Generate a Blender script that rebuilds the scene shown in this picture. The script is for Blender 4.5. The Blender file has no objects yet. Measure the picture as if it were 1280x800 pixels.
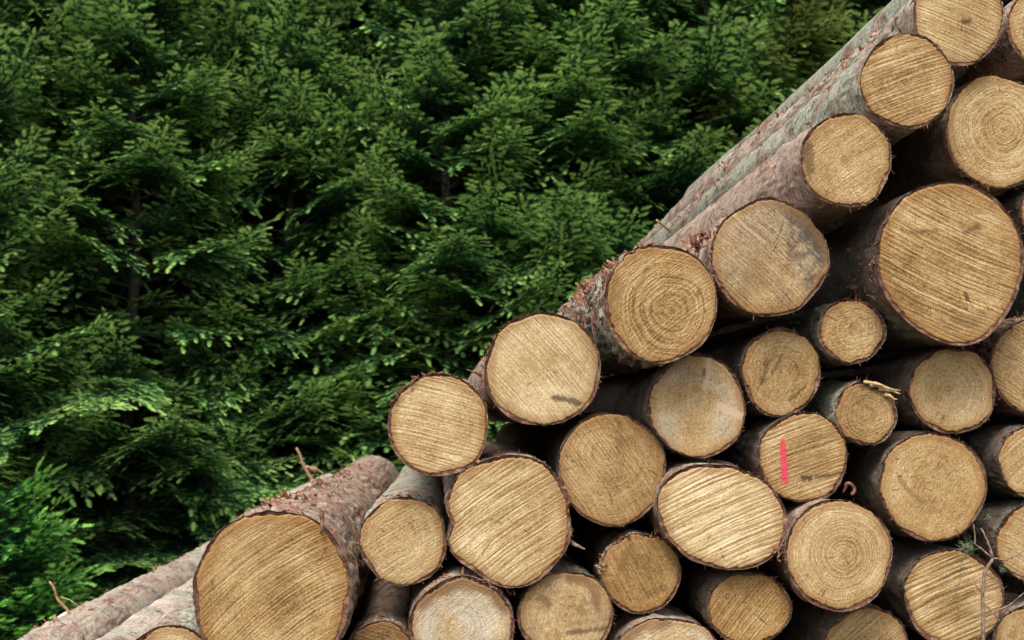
import bpy, math, random
import numpy as np
from mathutils import Matrix, Vector

C = bpy.context.scene
COL = C.collection
R = math.radians
rng = np.random.default_rng(7)
random.seed(7)

# ------------------------------------------------------------------ camera
EYE = Vector((0, 0, 1.25))
F_PX = 1280 * 50 / 36
cam = bpy.data.cameras.new('camera')
cam.lens = 50; cam.sensor_width = 36; cam.clip_end = 2000; cam.clip_start = 0.05
camo = bpy.data.objects.new('camera', cam); COL.objects.link(camo)
camo.location = EYE
camo.rotation_euler = (R(90 + 3.86), 0, R(-3.05))
cam.dof.use_dof = True; cam.dof.focus_distance = 4.0; cam.dof.aperture_fstop = 6.3
C.camera = camo
CM = camo.rotation_euler.to_matrix()

def at(px, py, Y):
    """the point at distance Y seen at a given place of the photograph"""
    d = CM @ Vector(((px - 640) / F_PX, -(py - 400) / F_PX, -1))
    return EYE + d * (Y / d.y)

# ------------------------------------------------------------------ helpers
def mesh_obj(name, verts, faces, mats, parent=None, smooth=True, midx=None):
    me = bpy.data.meshes.new(name)
    me.from_pydata([tuple(v) for v in verts], [], faces)
    for m in (mats if isinstance(mats, (list, tuple)) else [mats]):
        me.materials.append(m)
    if smooth:
        me.polygons.foreach_set('use_smooth', [True] * len(me.polygons))
    if midx is not None:
        me.polygons.foreach_set('material_index', midx)
    o = bpy.data.objects.new(name, me); COL.objects.link(o)
    if parent: o.parent = parent
    return o

def thing(name, label, cat, loc=(0, 0, 0), group=None):
    o = bpy.data.objects.new(name, None); COL.objects.link(o)
    o.location = loc; o.empty_display_size = .1
    o['label'] = label; o['category'] = cat
    if group: o['group'] = group
    return o

def tube(pts, radii, n=6, v=None, f=None):
    """tube along a polyline, appended to vert and face lists"""
    v = [] if v is None else v; f = [] if f is None else f
    pts = [Vector(p) for p in pts]; b = len(v)
    for i, p in enumerate(pts):
        t = (pts[min(i + 1, len(pts) - 1)] - pts[max(i - 1, 0)]).normalized()
        a = t.orthogonal().normalized() if i == 0 else (a - t * a.dot(t)).normalized()
        c = t.cross(a)
        for k in range(n):
            w = 2 * math.pi * k / n
            v.append(tuple(p + (a * math.cos(w) + c * math.sin(w)) * radii[i]))
    m = len(pts)
    for i in range(m - 1):
        for k in range(n):
            f.append((b + i * n + k, b + i * n + (k + 1) % n, b + (i + 1) * n + (k + 1) % n, b + (i + 1) * n + k))
    f.append(tuple(b + k for k in reversed(range(n))))
    f.append(tuple(b + (m - 1) * n + k for k in range(n)))
    return v, f

class NT:
    """small node-tree builder"""
    def __init__(s, name):
        s.m = bpy.data.materials.new(name); s.m.use_nodes = True
        s.t = s.m.node_tree; s.t.nodes.clear()
        s.out = s.t.nodes.new('ShaderNodeOutputMaterial')
    def put(s, sock, v):
        if isinstance(v, bpy.types.NodeSocket): s.t.links.new(v, sock)
        elif v is not None: sock.default_value = v
    def math(s, op, a, b=None, c=None, clamp=False):
        n = s.t.nodes.new('ShaderNodeMath'); n.operation = op; n.use_clamp = clamp
        for i, x in enumerate((a, b, c)):
            if x is not None: s.put(n.inputs[i], x)
        return n.outputs[0]
    def add(s, a, b): return s.math('ADD', a, b)
    def mul(s, a, b): return s.math('MULTIPLY', a, b)
    def xyz(s, x, y, z):
        n = s.t.nodes.new('ShaderNodeCombineXYZ')
        for i, q in enumerate((x, y, z)): s.put(n.inputs[i], q)
        return n.outputs[0]
    def sep(s, v):
        n = s.t.nodes.new('ShaderNodeSeparateXYZ'); s.put(n.inputs[0], v); return n.outputs
    def noise(s, vec, scale, detail=3, rough=.55, dist=0):
        n = s.t.nodes.new('ShaderNodeTexNoise'); s.put(n.inputs['Vector'], vec)
        n.inputs['Scale'].default_value = scale; n.inputs['Detail'].default_value = detail
        n.inputs['Roughness'].default_value = rough; n.inputs['Distortion'].default_value = dist
        return n.outputs[0]
    def voro(s, vec, scale, feature='F1', out=0):
        n = s.t.nodes.new('ShaderNodeTexVoronoi'); n.feature = feature; s.put(n.inputs['Vector'], vec)
        n.inputs['Scale'].default_value = scale
        return n.outputs[out]
    def step(s, v, a, b, to0=0., to1=1.):
        n = s.t.nodes.new('ShaderNodeMapRange'); n.interpolation_type = 'SMOOTHSTEP'
        s.put(n.inputs[0], v); n.inputs[1].default_value = a; n.inputs[2].default_value = b
        n.inputs[3].default_value = to0; n.inputs[4].default_value = to1
        return n.outputs[0]
    def ramp(s, v, stops):
        n = s.t.nodes.new('ShaderNodeValToRGB'); s.put(n.inputs[0], v)
        e = n.color_ramp.elements
        while len(e) < len(stops): e.new(.5)
        for q, (p, c) in zip(e, stops): q.position = p; q.color = (*c, 1)
        return n.outputs[0]
    def mix(s, f, a, b):
        n = s.t.nodes.new('ShaderNodeMix'); n.data_type = 'RGBA'
        s.put(n.inputs[0], f)
        for i, x in ((6, a), (7, b)):
            s.put(n.inputs[i], (*x, 1) if isinstance(x, tuple) and len(x) == 3 else x)
        return n.outputs[2]
    def coord(s, which='Object'):
        return s.t.nodes.new('ShaderNodeTexCoord').outputs[which]
    def attr(s, name):
        n = s.t.nodes.new('ShaderNodeAttribute'); n.attribute_name = name; return n.outputs['Fac']
    def objrand(s):
        return s.t.nodes.new('ShaderNodeObjectInfo').outputs['Random']
    def bump(s, h, dist, strength=1):
        n = s.t.nodes.new('ShaderNodeBump'); s.put(n.inputs['Height'], h)
        n.inputs['Distance'].default_value = dist; n.inputs['Strength'].default_value = strength
        return n.outputs[0]
    def done(s, col, rough=.8, normal=None, spec=.25, alpha=None, trans=None):
        b = s.t.nodes.new('ShaderNodeBsdfPrincipled')
        s.put(b.inputs['Base Color'], (*col, 1) if isinstance(col, tuple) and len(col) == 3 else col)
        s.put(b.inputs['Roughness'], rough); b.inputs['Specular IOR Level'].default_value = spec
        if normal is not None: s.put(b.inputs['Normal'], normal)
        if alpha is not None: s.put(b.inputs['Alpha'], alpha)
        sh = b.outputs[0]
        if trans:
            tr = s.t.nodes.new('ShaderNodeBsdfTranslucent'); s.put(tr.inputs[0], col)
            mx = s.t.nodes.new('ShaderNodeMixShader'); mx.inputs[0].default_value = trans
            s.t.links.new(sh, mx.inputs[1]); s.t.links.new(tr.outputs[0], mx.inputs[2]); sh = mx.outputs[0]
        s.t.links.new(sh, s.out.inputs[0])
        return s.m

# ------------------------------------------------------------------ materials
def wood_material(seed, ang, stripe=.5, ring=.4, tone=0., warm=.5, stain=.3, mould=0., pith=(0, 0), curve=.3, period=1., grey=0., heart=0., marks=()):
    """sawn log end: saw marks at ang degrees, annual rings round the pith, stains"""
    n = NT('sawn_wood')
    P = n.coord(); x, y, z = n.sep(P)
    off = seed * 3.17
    Q = n.xyz(x, off, z)
    a = R(ang); ca, sa = math.cos(a), math.sin(a)
    u = n.add(n.mul(x, ca), n.mul(z, sa))
    v = n.add(n.mul(x, -sa), n.mul(z, ca))
    wob = n.noise(Q, 9, 2)
    v = n.add(n.add(v, n.mul(n.mul(u, u), curve)), n.mul(wob, .006))
    s1 = n.noise(n.xyz(n.mul(u, 4.5), off, n.mul(v, 150 / period)), 1, 2.5, .6)
    s1 = n.step(s1, .36, .62)
    ph = n.add(n.mul(v, 640 / period), n.mul(n.noise(n.xyz(n.mul(u, 5), off + 3, n.mul(v, 26)), 1, 3, .6), 16.))
    sw = n.step(n.math('SINE', ph), -.8, .9)
    s1 = n.add(n.mul(s1, .66), n.mul(sw, .34))
    s2 = n.noise(n.xyz(n.mul(u, 9), off + 5, n.mul(v, 300 / period)), 1, 2, .6)
    dx = n.add(x, -pith[0]); dz = n.add(z, -pith[1])
    d0 = n.math('SQRT', n.add(n.mul(dx, dx), n.mul(dz, dz)))
    d = n.add(d0, n.mul(n.noise(Q, 8, 4), .04))
    rg = n.noise(n.xyz(n.mul(d, 230), off, n.mul(u, 6.)), 1, 2.5, .65)
    rg = n.step(rg, .36, .64)
    fine = n.noise(n.xyz(n.mul(u, 160), off, n.mul(v, 420)), 1, 3, .7)
    speck = n.step(n.noise(Q, 230, 2, .7), .60, .74)
    blot = n.noise(Q, 5.5, 5, .62)
    blot2 = n.noise(n.xyz(x, off + 9, z), 16, 5, .66)
    area = n.step(n.noise(n.xyz(x, off + 15, z), 7, 3), .35, .6, .35, 1.)    # saw marks fade in places
    f = n.add(.49 + tone * 1.9, n.mul(n.add(blot, -.5), .75))
    f = n.add(f, n.mul(n.mul(n.add(s1, -.5), area), stripe * .62))
    f = n.add(f, n.mul(n.add(s2, -.5), stripe * .5 + .12))
    f = n.add(f, n.mul(n.add(rg, -.5), ring * .34))
    f = n.add(f, n.mul(n.add(fine, -.5), .95))
    f = n.add(f, n.mul(n.add(n.noise(Q, 130, 4, .75), -.5), .75))
    f = n.add(f, n.mul(n.add(blot2, -.5), .5))
    if heart: f = n.add(f, n.step(d0, .02, .12, heart, 0.))
    f = n.add(f, n.mul(speck, -.34))
    f = n.add(f, n.mul(n.add(n.noise(Q, 330, 2, .8), -.5), .7))
    an = n.math('ARCTAN2', dz, dx)
    ck = n.noise(n.xyz(n.mul(an, 2.4), off + 70, n.mul(d0, 3.)), 1, 2, .5)
    ck = n.mul(n.step(n.math('ABSOLUTE', n.add(ck, -.5)), .0, .010, 1, 0), n.step(n.noise(n.xyz(x, off + 75, z), 17, 2), .55, .62))
    f = n.add(f, n.mul(ck, .45))
    hi = (.60, .47, .29); lo = (.085, .042, .016)
    mid = (.285 + .03 * warm, .190 - .012 * warm, .090 - .03 * warm)
    col = n.ramp(f, [(0, hi), (.27, (.42, .30, .155)), (.55, mid), (.8, (.165, .090, .034)), (1, lo)])
    if grey:
        gm = n.mul(n.step(n.noise(n.xyz(x, off + 21, z), 8, 4), .35, .65), grey)
        col = n.mix(gm, col, n.ramp(f, [(0, (.56, .50, .40)), (.5, (.34, .28, .20)), (1, (.11, .08, .055))]))
    st = n.mul(n.step(n.noise(n.xyz(x, off + 30, z), 9, 6, .68), .55, .72), stain)
    col = n.mix(st, col, (.16, .075, .026))
    dots = n.step(n.noise(n.xyz(x, off + 44, n.mul(z, 1.6)), 55, 2, .5), .68, .76, 0, .55 * min(1, stain + .35))
    col = n.mix(dots, col, (.08, .05, .028))
    if mould:
        mm = n.mul(n.step(n.add(n.noise(n.xyz(x, off + 50, z), 22, 6, .8), n.add(n.mul(x, 1.9), n.mul(z, .9))), .56, .82), mould)
        col = n.mix(mm, col, (.04, .038, .038))
    col = n.mix(n.step(d0, .002, .006, .35, 0.), col, (.09, .045, .02))
    e = n.add(n.attr('rad'), n.mul(n.add(n.noise(Q, 28, 4, .65), -.5), .16))
    col = n.mix(n.step(e, .80, .97, 0, .55), col, (.21, .095, .028))
    if marks:
        nz1 = n.add(n.noise(n.xyz(x, off + 90, z), 45, 4, .7), -.5); nz2 = n.add(n.noise(n.xyz(x, off + 95, z), 45, 4, .7), -.5)
        nf = n.add(n.noise(n.xyz(n.mul(u, 60), off + 97, n.mul(v, 260)), 1, 3, .7), -.5)
    for pts, hw, colr, st in marks:
        best = None; wx = n.add(x, n.mul(nz1, min(.03, hw * 2.2))); wz = n.add(z, n.mul(nz2, min(.03, hw * 2.2)))
        for (ax, az), (bx, bz) in zip(pts, pts[1:]):
            vx, vz = bx - ax, bz - az; l2 = vx * vx + vz * vz
            qx, qz = n.add(wx, -ax), n.add(wz, -az)
            t = n.math('MULTIPLY', n.add(n.mul(qx, vx), n.mul(qz, vz)), 1 / l2, clamp=True)
            ex, ez = n.add(qx, n.mul(t, -vx)), n.add(qz, n.mul(t, -vz))
            dd = n.math('SQRT', n.add(n.mul(ex, ex), n.mul(ez, ez)))
            best = dd if best is None else n.math('MINIMUM', best, dd)
        mm = n.step(n.add(best, n.mul(nf, hw * 1.5)), hw * .25, hw * 1.15, st, 0.)
        col = n.mix(mm, col, colr)
    h = n.add(n.mul(s1, .55 * stripe + .1), n.add(n.mul(s2, .35), n.add(n.mul(fine, .75), n.add(n.mul(rg, .18 * ring), n.mul(blot2, .5)))))
    return n.done(col, .78, n.bump(h, .0042, .8), .18)

def bark_material(name, pink=.5, lichen=.4, dark=0., seed=0., pale=0.):
    n = NT(name)
    P = n.coord(); x, y, z = n.sep(P)
    off = seed * 2.3 + 1
    L = n.xyz(n.add(x, off), n.mul(y, .75), z)
    S = n.xyz(n.add(x, off), n.mul(y, 1.), z)
    big = n.noise(L, 5, 5, .6)
    plates = n.noise(L, 16, 5, .65, .4)
    fine = n.noise(S, 90, 4, .65)
    col = n.ramp(n.add(n.mul(n.add(plates, -.5), 1.5), n.add(.5, n.mul(n.add(fine, -.5), .7))),
                 [(.1, (.05, .028, .022)), (.36, (.15, .092, .064)), (.58, (.27, .185, .14)), (.85, (.42, .34, .275))])
    col = n.mix(n.mul(n.step(big, .42, .62), pink), col, n.ramp(n.add(n.mul(fine, .6), n.mul(plates, .4)), [(.3, (.11, .05, .03)), (.5, (.26, .165, .11)), (.68, (.42, .33, .25))]))
    li = n.mul(n.step(n.noise(n.xyz(x, n.add(n.mul(y, .6), off), z), 7, 6, .68), .60 - .25 * lichen, .70 - .2 * lichen), n.step(fine, .3, .55, .35, 1.))
    col = n.mix(n.mul(li, min(1, lichen + .25)), col, n.ramp(n.noise(S, 60, 4, .7), [(.35, (.15, .165, .115)), (.5, (.29, .30, .225)), (.68, (.45, .46, .39))]))
    if pale: col = n.mix(n.mul(n.step(big, .35, .6), pale), col, n.ramp(fine, [(.3, (.36, .25, .19)), (.7, (.62, .50, .41))]))
    cr = n.voro(n.xyz(n.mul(n.add(x, off), 1.), n.mul(y, 2.4), n.mul(z, 1.)), 19, 'DISTANCE_TO_EDGE')
    crn = n.add(cr, n.mul(n.add(fine, -.5), .16))
    crack = n.mul(n.step(crn, .0, .035, 1, 0), n.step(n.noise(L, 11, 3), .45, .6))
    col = n.mix(n.mul(crack, .8), col, (.045, .022, .016))
    pits = n.step(n.noise(S, 110, 3, .6), .57, .66)
    col = n.mix(n.mul(pits, .75), col, (.06, .035, .027))
    pit2 = n.step(n.noise(S, 42, 4, .7), .56, .66)
    col = n.mix(n.mul(pit2, .6), col, (.085, .048, .035))
    pal2 = n.step(n.noise(n.xyz(n.add(x, off + 7), y, z), 34, 4, .7), .58, .68)
    col = n.mix(n.mul(pal2, .5), col, (.42, .39, .33))
    if dark: col = n.mix(dark, col, (.045, .033, .026))  # painted shade: deepens bark on logs inside the pile so gaps go dark
    h = n.add(n.mul(plates, 1.), n.add(n.mul(fine, .45), n.add(n.mul(crack, -.5), n.mul(li, .15))))
    return n.done(col, .85, n.bump(h, .009, .9), .15)

def edge_material():
    n = NT('bark_edge')
    P = n.coord()
    f = n.noise(P, 32, 6, .75)
    col = n.ramp(f, [(.3, (.035, .015, .010)), (.47, (.11, .046, .029)), (.57, (.21, .11, .075)), (.68, (.34, .22, .16))])
    return n.done(col, .85, n.bump(n.noise(P, 150, 3, .7), .004), .15)
def flake_material():
    n = NT('flaking_bark')
    P = n.coord()
    f = n.add(n.mul(n.noise(P, 22, 3, .6), .75), n.mul(n.noise(P, 120, 2), .25))
    col = n.ramp(f, [(.34, (.05, .02, .014)), (.46, (.14, .055, .032)), (.56, (.26, .125, .075)), (.66, (.36, .27, .20))])
    return n.done(col, .85, n.bump(n.noise(P, 140, 3, .7), .003), .15)
M_EDGE = edge_material(); M_FLAKE = flake_material()
def plain(name, stops, scale, bump=.002, rough=.8, **k):
    n = NT(name); P = n.coord()
    f = n.noise(P, scale, 4, .65)
    return n.done(n.ramp(f, stops), rough, n.bump(f, bump), .2, **k)
M_PALE = plain('pale_inner_bark', [(.3, (.42, .30, .25)), (.5, (.62, .50, .46)), (.7, (.75, .68, .66))], 30)
M_SPLINTER = plain('fresh_splinter', [(.3, (.20, .12, .055)), (.5, (.36, .24, .12)), (.7, (.50, .37, .21))], 60)
M_TWIG = plain('twig_bark', [(.3, (.07, .04, .028)), (.5, (.17, .11, .08)), (.7, (.30, .23, .19))], 70)
M_DRYTWIG = plain('dry_twig_bark', [(.3, (.22, .10, .05)), (.5, (.38, .21, .12)), (.7, (.48, .33, .22))], 60)
M_TUFT = plain('lichen_needles', [(.3, (.035, .045, .02)), (.5, (.085, .10, .05)), (.7, (.18, .19, .12))], 90)
BARKS = [bark_material('spruce_bark', .55, .35, 0, 1), bark_material('lichen_bark', .25, .8, 0, 2),
         bark_material('reddish_bark', .9, .2, 0, 3, .35), bark_material('gap_shade_bark', .3, .6, .62, 4),
         bark_material('pale_bark', .35, .95, 0, 5, .75),
         bark_material('tan_bark', .75, .6, 0, 6, .45)]

def paint_material():
    n = NT('pink_spray_paint')
    P = n.coord(); x, y, z = n.sep(P)
    a = R(20)
    v = n.add(n.mul(x, -math.sin(a)), n.mul(z, math.cos(a)))
    s = n.noise(n.xyz(n.mul(x, 4), 0., n.mul(v, 170)), 1, 3, .6)
    col = n.ramp(s, [(.3, (.60, .022, .06)), (.7, (.74, .05, .11))])
    e = n.attr('edge')
    al = n.mul(n.step(n.add(e, n.mul(n.add(n.noise(P, 190, 3, .7), -.5), .9)), .2, .7), n.step(s, .38, .6, .35, .96))
    return n.done(col, .7, n.bump(s, .002), .2, alpha=al)
M_PAINT = paint_material()

# ------------------------------------------------------------------ logs
def waves(theta, y, seed, kmax=14, wmax=9, terms=36, p=.8):
    g = np.random.default_rng(seed)
    o = np.zeros(np.broadcast(theta, y).shape)
    for _ in range(terms):
        k = int(g.integers(0, kmax + 1)); w = g.uniform(-wmax, wmax)
        o = o + np.cos(k * theta + w * y + g.uniform(0, 6.3)) / (1 + .12 * k) ** p
    return o / math.sqrt(terms)

NA = 160
TH = np.arange(NA) * 2 * math.pi / NA

def outline(rx, rz, rot, lobes, seed, rough=1.):
    g = np.random.default_rng(seed + 500)
    t = TH - rot
    r = 1 / np.sqrt((np.cos(t) / rx) ** 2 + (np.sin(t) / rz) ** 2)
    m = np.ones(NA)
    for k, amp in ((2, .006), (3, .011), (4, .008), (5, .007), (7, .004), (9, .003)):
        m += 1.7 * rough * amp * g.uniform(.3, 1) * np.cos(k * TH + g.uniform(0, 6.3))
    for (deg, wid, amp) in lobes:
        dth = (TH - R(deg) + math.pi) % (2 * math.pi) - math.pi
        m += amp * np.exp(-(dth / R(wid)) ** 2)
    return r * m

def flakes(n, R0, th0, th1, y0, y1, seed, size=1., lift=1., taper=.97):
    """curling scraps of loose bark on the side of a log"""
    g = np.random.default_rng(seed); v = []; f = []
    for _ in range(n):
        th = R(g.uniform(th0, th1)); y = y0 + (y1 - y0) * g.random() ** 1.3
        r = R0(th, y)
        nrm = np.array([math.cos(th), 0, math.sin(th)]); tan = np.array([-math.sin(th), 0, math.cos(th)]); ax = np.array([0, 1., 0])
        al = g.uniform(0, 6.3); d = math.cos(al) * tan + math.sin(al) * ax; e = -math.sin(al) * tan + math.cos(al) * ax
        big = g.random() < .06; Ln = g.uniform(.015, .05) * size; W = g.uniform(.006, .022) * size; curl = (g.uniform(.8, 2.2) if big else g.uniform(-.4, .7)) * lift
        p = nrm * (r - .002); p[1] += y
        b = len(v); ang = (g.uniform(.2, .7) if big else g.uniform(.0, .28)) * lift
        q = p.copy(); K = 5
        for i in range(K):
            w = W * (1 - .5 * (i / (K - 1)) ** 2) * g.uniform(.45, 1.2)
            tw = e + nrm * g.uniform(-.25, .25) + d * g.uniform(-.35, .35)
            v.append(tuple(q - tw * w * .5)); v.append(tuple(q + tw * w * .5))
            v.append(tuple(q + tw * w * .5 - nrm * .0018)); v.append(tuple(q - tw * w * .5 - nrm * .0018))
            q = q + (d * math.cos(ang) + nrm * math.sin(ang)) * Ln / (K - 1)
            ang += curl / (K - 1)
        for i in range(K - 1):
            o = b + 4 * i
            for k in range(4):
                f.append((o + k, o + (k + 1) % 4, o + 4 + (k + 1) % 4, o + 4 + k))
        f.append((b, b + 3, b + 2, b + 1)); o = b + 4 * (K - 1); f.append((o, o + 1, o + 2, o + 3))
    return v, f

def make_log(label, x, z, D, rx, rz, rot=0, L=4.9, seed=0, lobes=(), wood=None, bark=0, taper=.82, tilt=(0, 0), rim=.008,
             group='sawn logs stacked in the pile', flk=None, rough=1., curv=(0, 0), hidden=False, yaw=0, pitch=0, proud=.003, scab=0):
    t = thing('felled_log', label, 'log', (x, D, z), group)
    t.rotation_euler = (pitch, 0, yaw)
    g = np.random.default_rng(seed + 11)
    ro = outline(rx, rz, rot, lobes, seed, rough)
    rm = (rx + rz) / 2
    # bark shell
    nl = 16 if hidden else 90
    ys = L * (np.linspace(0, 1, nl) ** 1.9); ys[0] = 0
    Y = ys[:, None]; T = TH[None, :]
    blend = np.exp(-Y / 1.2)
    base = (ro[None, :] * blend + rm * (1 + .35 * (ro[None, :] / rm - 1)) * (1 - blend)) * (1 - (1 - taper) * Y / L)
    plate = waves(T, Y * 6, seed + 40, 18, 9)
    steps = np.tanh(waves(T, Y * 3, seed + 41, 10, 12) * 5 - 1.5)
    disp = (.0022 * plate + .0024 * steps + .012 * waves(T, Y, seed + 42, 3, 1.6, 14) * np.minimum(1, Y / .4)) * rough
    if not hidden:
        sc_ = np.clip(waves(T, Y * 5, seed + 47, 40, 14, 60, .3) * 2.2 + .2, -1, 1) * np.clip(waves(T, Y * 3, seed + 48, 5, 5, 20) * 1.5 + .4, 0, 1)
        disp = disp + (scab or .0028) * sc_
    disp = disp * np.minimum(1, .25 + Y / .06)
    rr = base + disp
    fy = (tilt[0] * np.cos(T) + tilt[1] * np.sin(T)) * rr * np.exp(-Y / .12)
    ragged = .004 + .0035 * waves(TH, 0, seed + 43, 60, 1, 60, .4)
    rr[0] = rr[0] + .0021 * waves(TH, 0, seed + 49, 70, 1, 60, .3)
    yy = Y + fy; yy[0] += ragged + proud
    V = np.stack([rr * np.cos(T), yy + 0 * T, rr * np.sin(T)], -1)
    V[..., 0] += curv[0] * (Y / L) ** 2; V[..., 2] += curv[1] * (Y / L) ** 2
    verts = [tuple(p) for p in V.reshape(-1, 3)]; faces = []; mi = []
    for i in range(nl - 1):
        for k in range(NA):
            k2 = (k + 1) % NA
            faces.append((i * NA + k, (i + 1) * NA + k, (i + 1) * NA + k2, i * NA + k2)); mi.append(0)
    def yface(r, th=TH): return (tilt[0] * np.cos(th) + tilt[1] * np.sin(th)) * r
    tk = rim * (.72 + .62 * waves(TH, 0, seed + 44, 9, 1, 24) + .18 * waves(TH, 0, seed + 45, 60, 1, 40, .3)); tk = np.clip(tk, .0012, .02)
    rin = rr[0] - tk
    b1 = len(verts)
    for k in range(NA):
        verts.append((rin[k] * math.cos(TH[k]), yface(rin[k], TH[k]) + proud * .5 + ragged[k] * .4, rin[k] * math.sin(TH[k])))
    b2 = len(verts)
    for k in range(NA):
        verts.append((rin[k] * math.cos(TH[k]), .05, rin[k] * math.sin(TH[k])))
    for k in range(NA):
        k2 = (k + 1) % NA
        faces.append((k, k2, b1 + k2, b1 + k)); mi.append(1)
        faces.append((b1 + k, b1 + k2, b2 + k2, b2 + k)); mi.append(1)
    if not hidden:      # torn fibres round the sawn rim
        for _ in range(150):
            k = int(g.integers(NA)); th = TH[k] + g.uniform(-.02, .02); r0 = rr[0][k] - g.uniform(0, .006)
            ln = g.uniform(.002, .009) * (2.4 if g.random() < .16 else 1); w = g.uniform(.0006, .002); da = g.uniform(-.9, .9)
            c, s = math.cos(th), math.sin(th); n_ = np.array([c, 0, s]); tg = np.array([-s, 0, c])
            p = n_ * r0; p[1] = yface(r0, th) + ragged[k] + proud - .001
            d = n_ * math.cos(da) + tg * math.sin(da); d[1] = g.uniform(-.7, .2)
            b = len(verts)
            verts += [tuple(p - tg * w), tuple(p + tg * w), tuple(p + d * ln)]
            faces.append((b, b + 1, b + 2)); mi.append(1)
    mesh_obj('bark', verts, faces, [BARKS[bark], M_EDGE], t, True, mi)
    # sawn faces, near and far
    for far in (0, 1):
        if far: re = rr[-1] - rim; yb = L - .004
        else: re = rin - .0008; yb = 0
        rho = np.array([0, .12, .25, .4, .55, .68, .78, .86, .92, .96, .985, 1.0])
        vv = [(0 + (curv[0] if far else 0), yb, curv[1] if far else 0)]; att = [0.]
        wv = waves(TH, 0, seed + 60, 5, 2, 16)
        for j in rho[1:]:
            for k in range(NA):
                r = re[k] * j
                yv = yb + (0 if far else yface(r, TH[k]) + .0016 * wv[k] * j * j + (.0022 if j == 1 else 0))
                vv.append((r * math.cos(TH[k]) + (curv[0] if far else 0), yv, r * math.sin(TH[k]) + (curv[1] if far else 0))); att.append(j)
        b = len(vv)
        for k in range(NA):
            r = re[k]; vv.append((r * math.cos(TH[k]) + (curv[0] if far else 0), yb + (-.03 if far else .045), r * math.sin(TH[k]) + (curv[1] if far else 0))); att.append(1.)
        ff = [(0, 1 + (k + 1) % NA, 1 + k) if far else (0, 1 + k, 1 + (k + 1) % NA) for k in range(NA)]
        for i in range(len(rho) - 1):
            for k in range(NA):
                k2 = (k + 1) % NA; A = 1 + i * NA
                q = (A + k, A + NA + k, A + NA + k2, A + k2)
                ff.append(q[::-1] if far else q)
        o = mesh_obj('cut_face', vv, ff, wood, t)
        at_ = o.data.attributes.new('rad', 'FLOAT', 'POINT'); at_.data.foreach_set('value', att)
    def R0(th, y):
        k = int(round(th / (2 * math.pi) * NA)) % NA; i = int(np.searchsorted(ys, y)); i = min(i, nl - 1)
        return rr[i, k]
    if flk:
        v = []; f = []
        for j, (n_, a0, a1, y0, y1, sz, lf) in enumerate(flk):
            v2, f2 = flakes(n_, R0, a0, a1, y0, y1, seed * 7 + j, sz, lf)
            b = len(v); v += v2; f += [tuple(b + q for q in p) for p in f2]
        mesh_obj('loose_bark', v, f, M_FLAKE, t, False)['kind'] = 'stuff'
    t['_r'] = rm
    return t, R0

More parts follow.
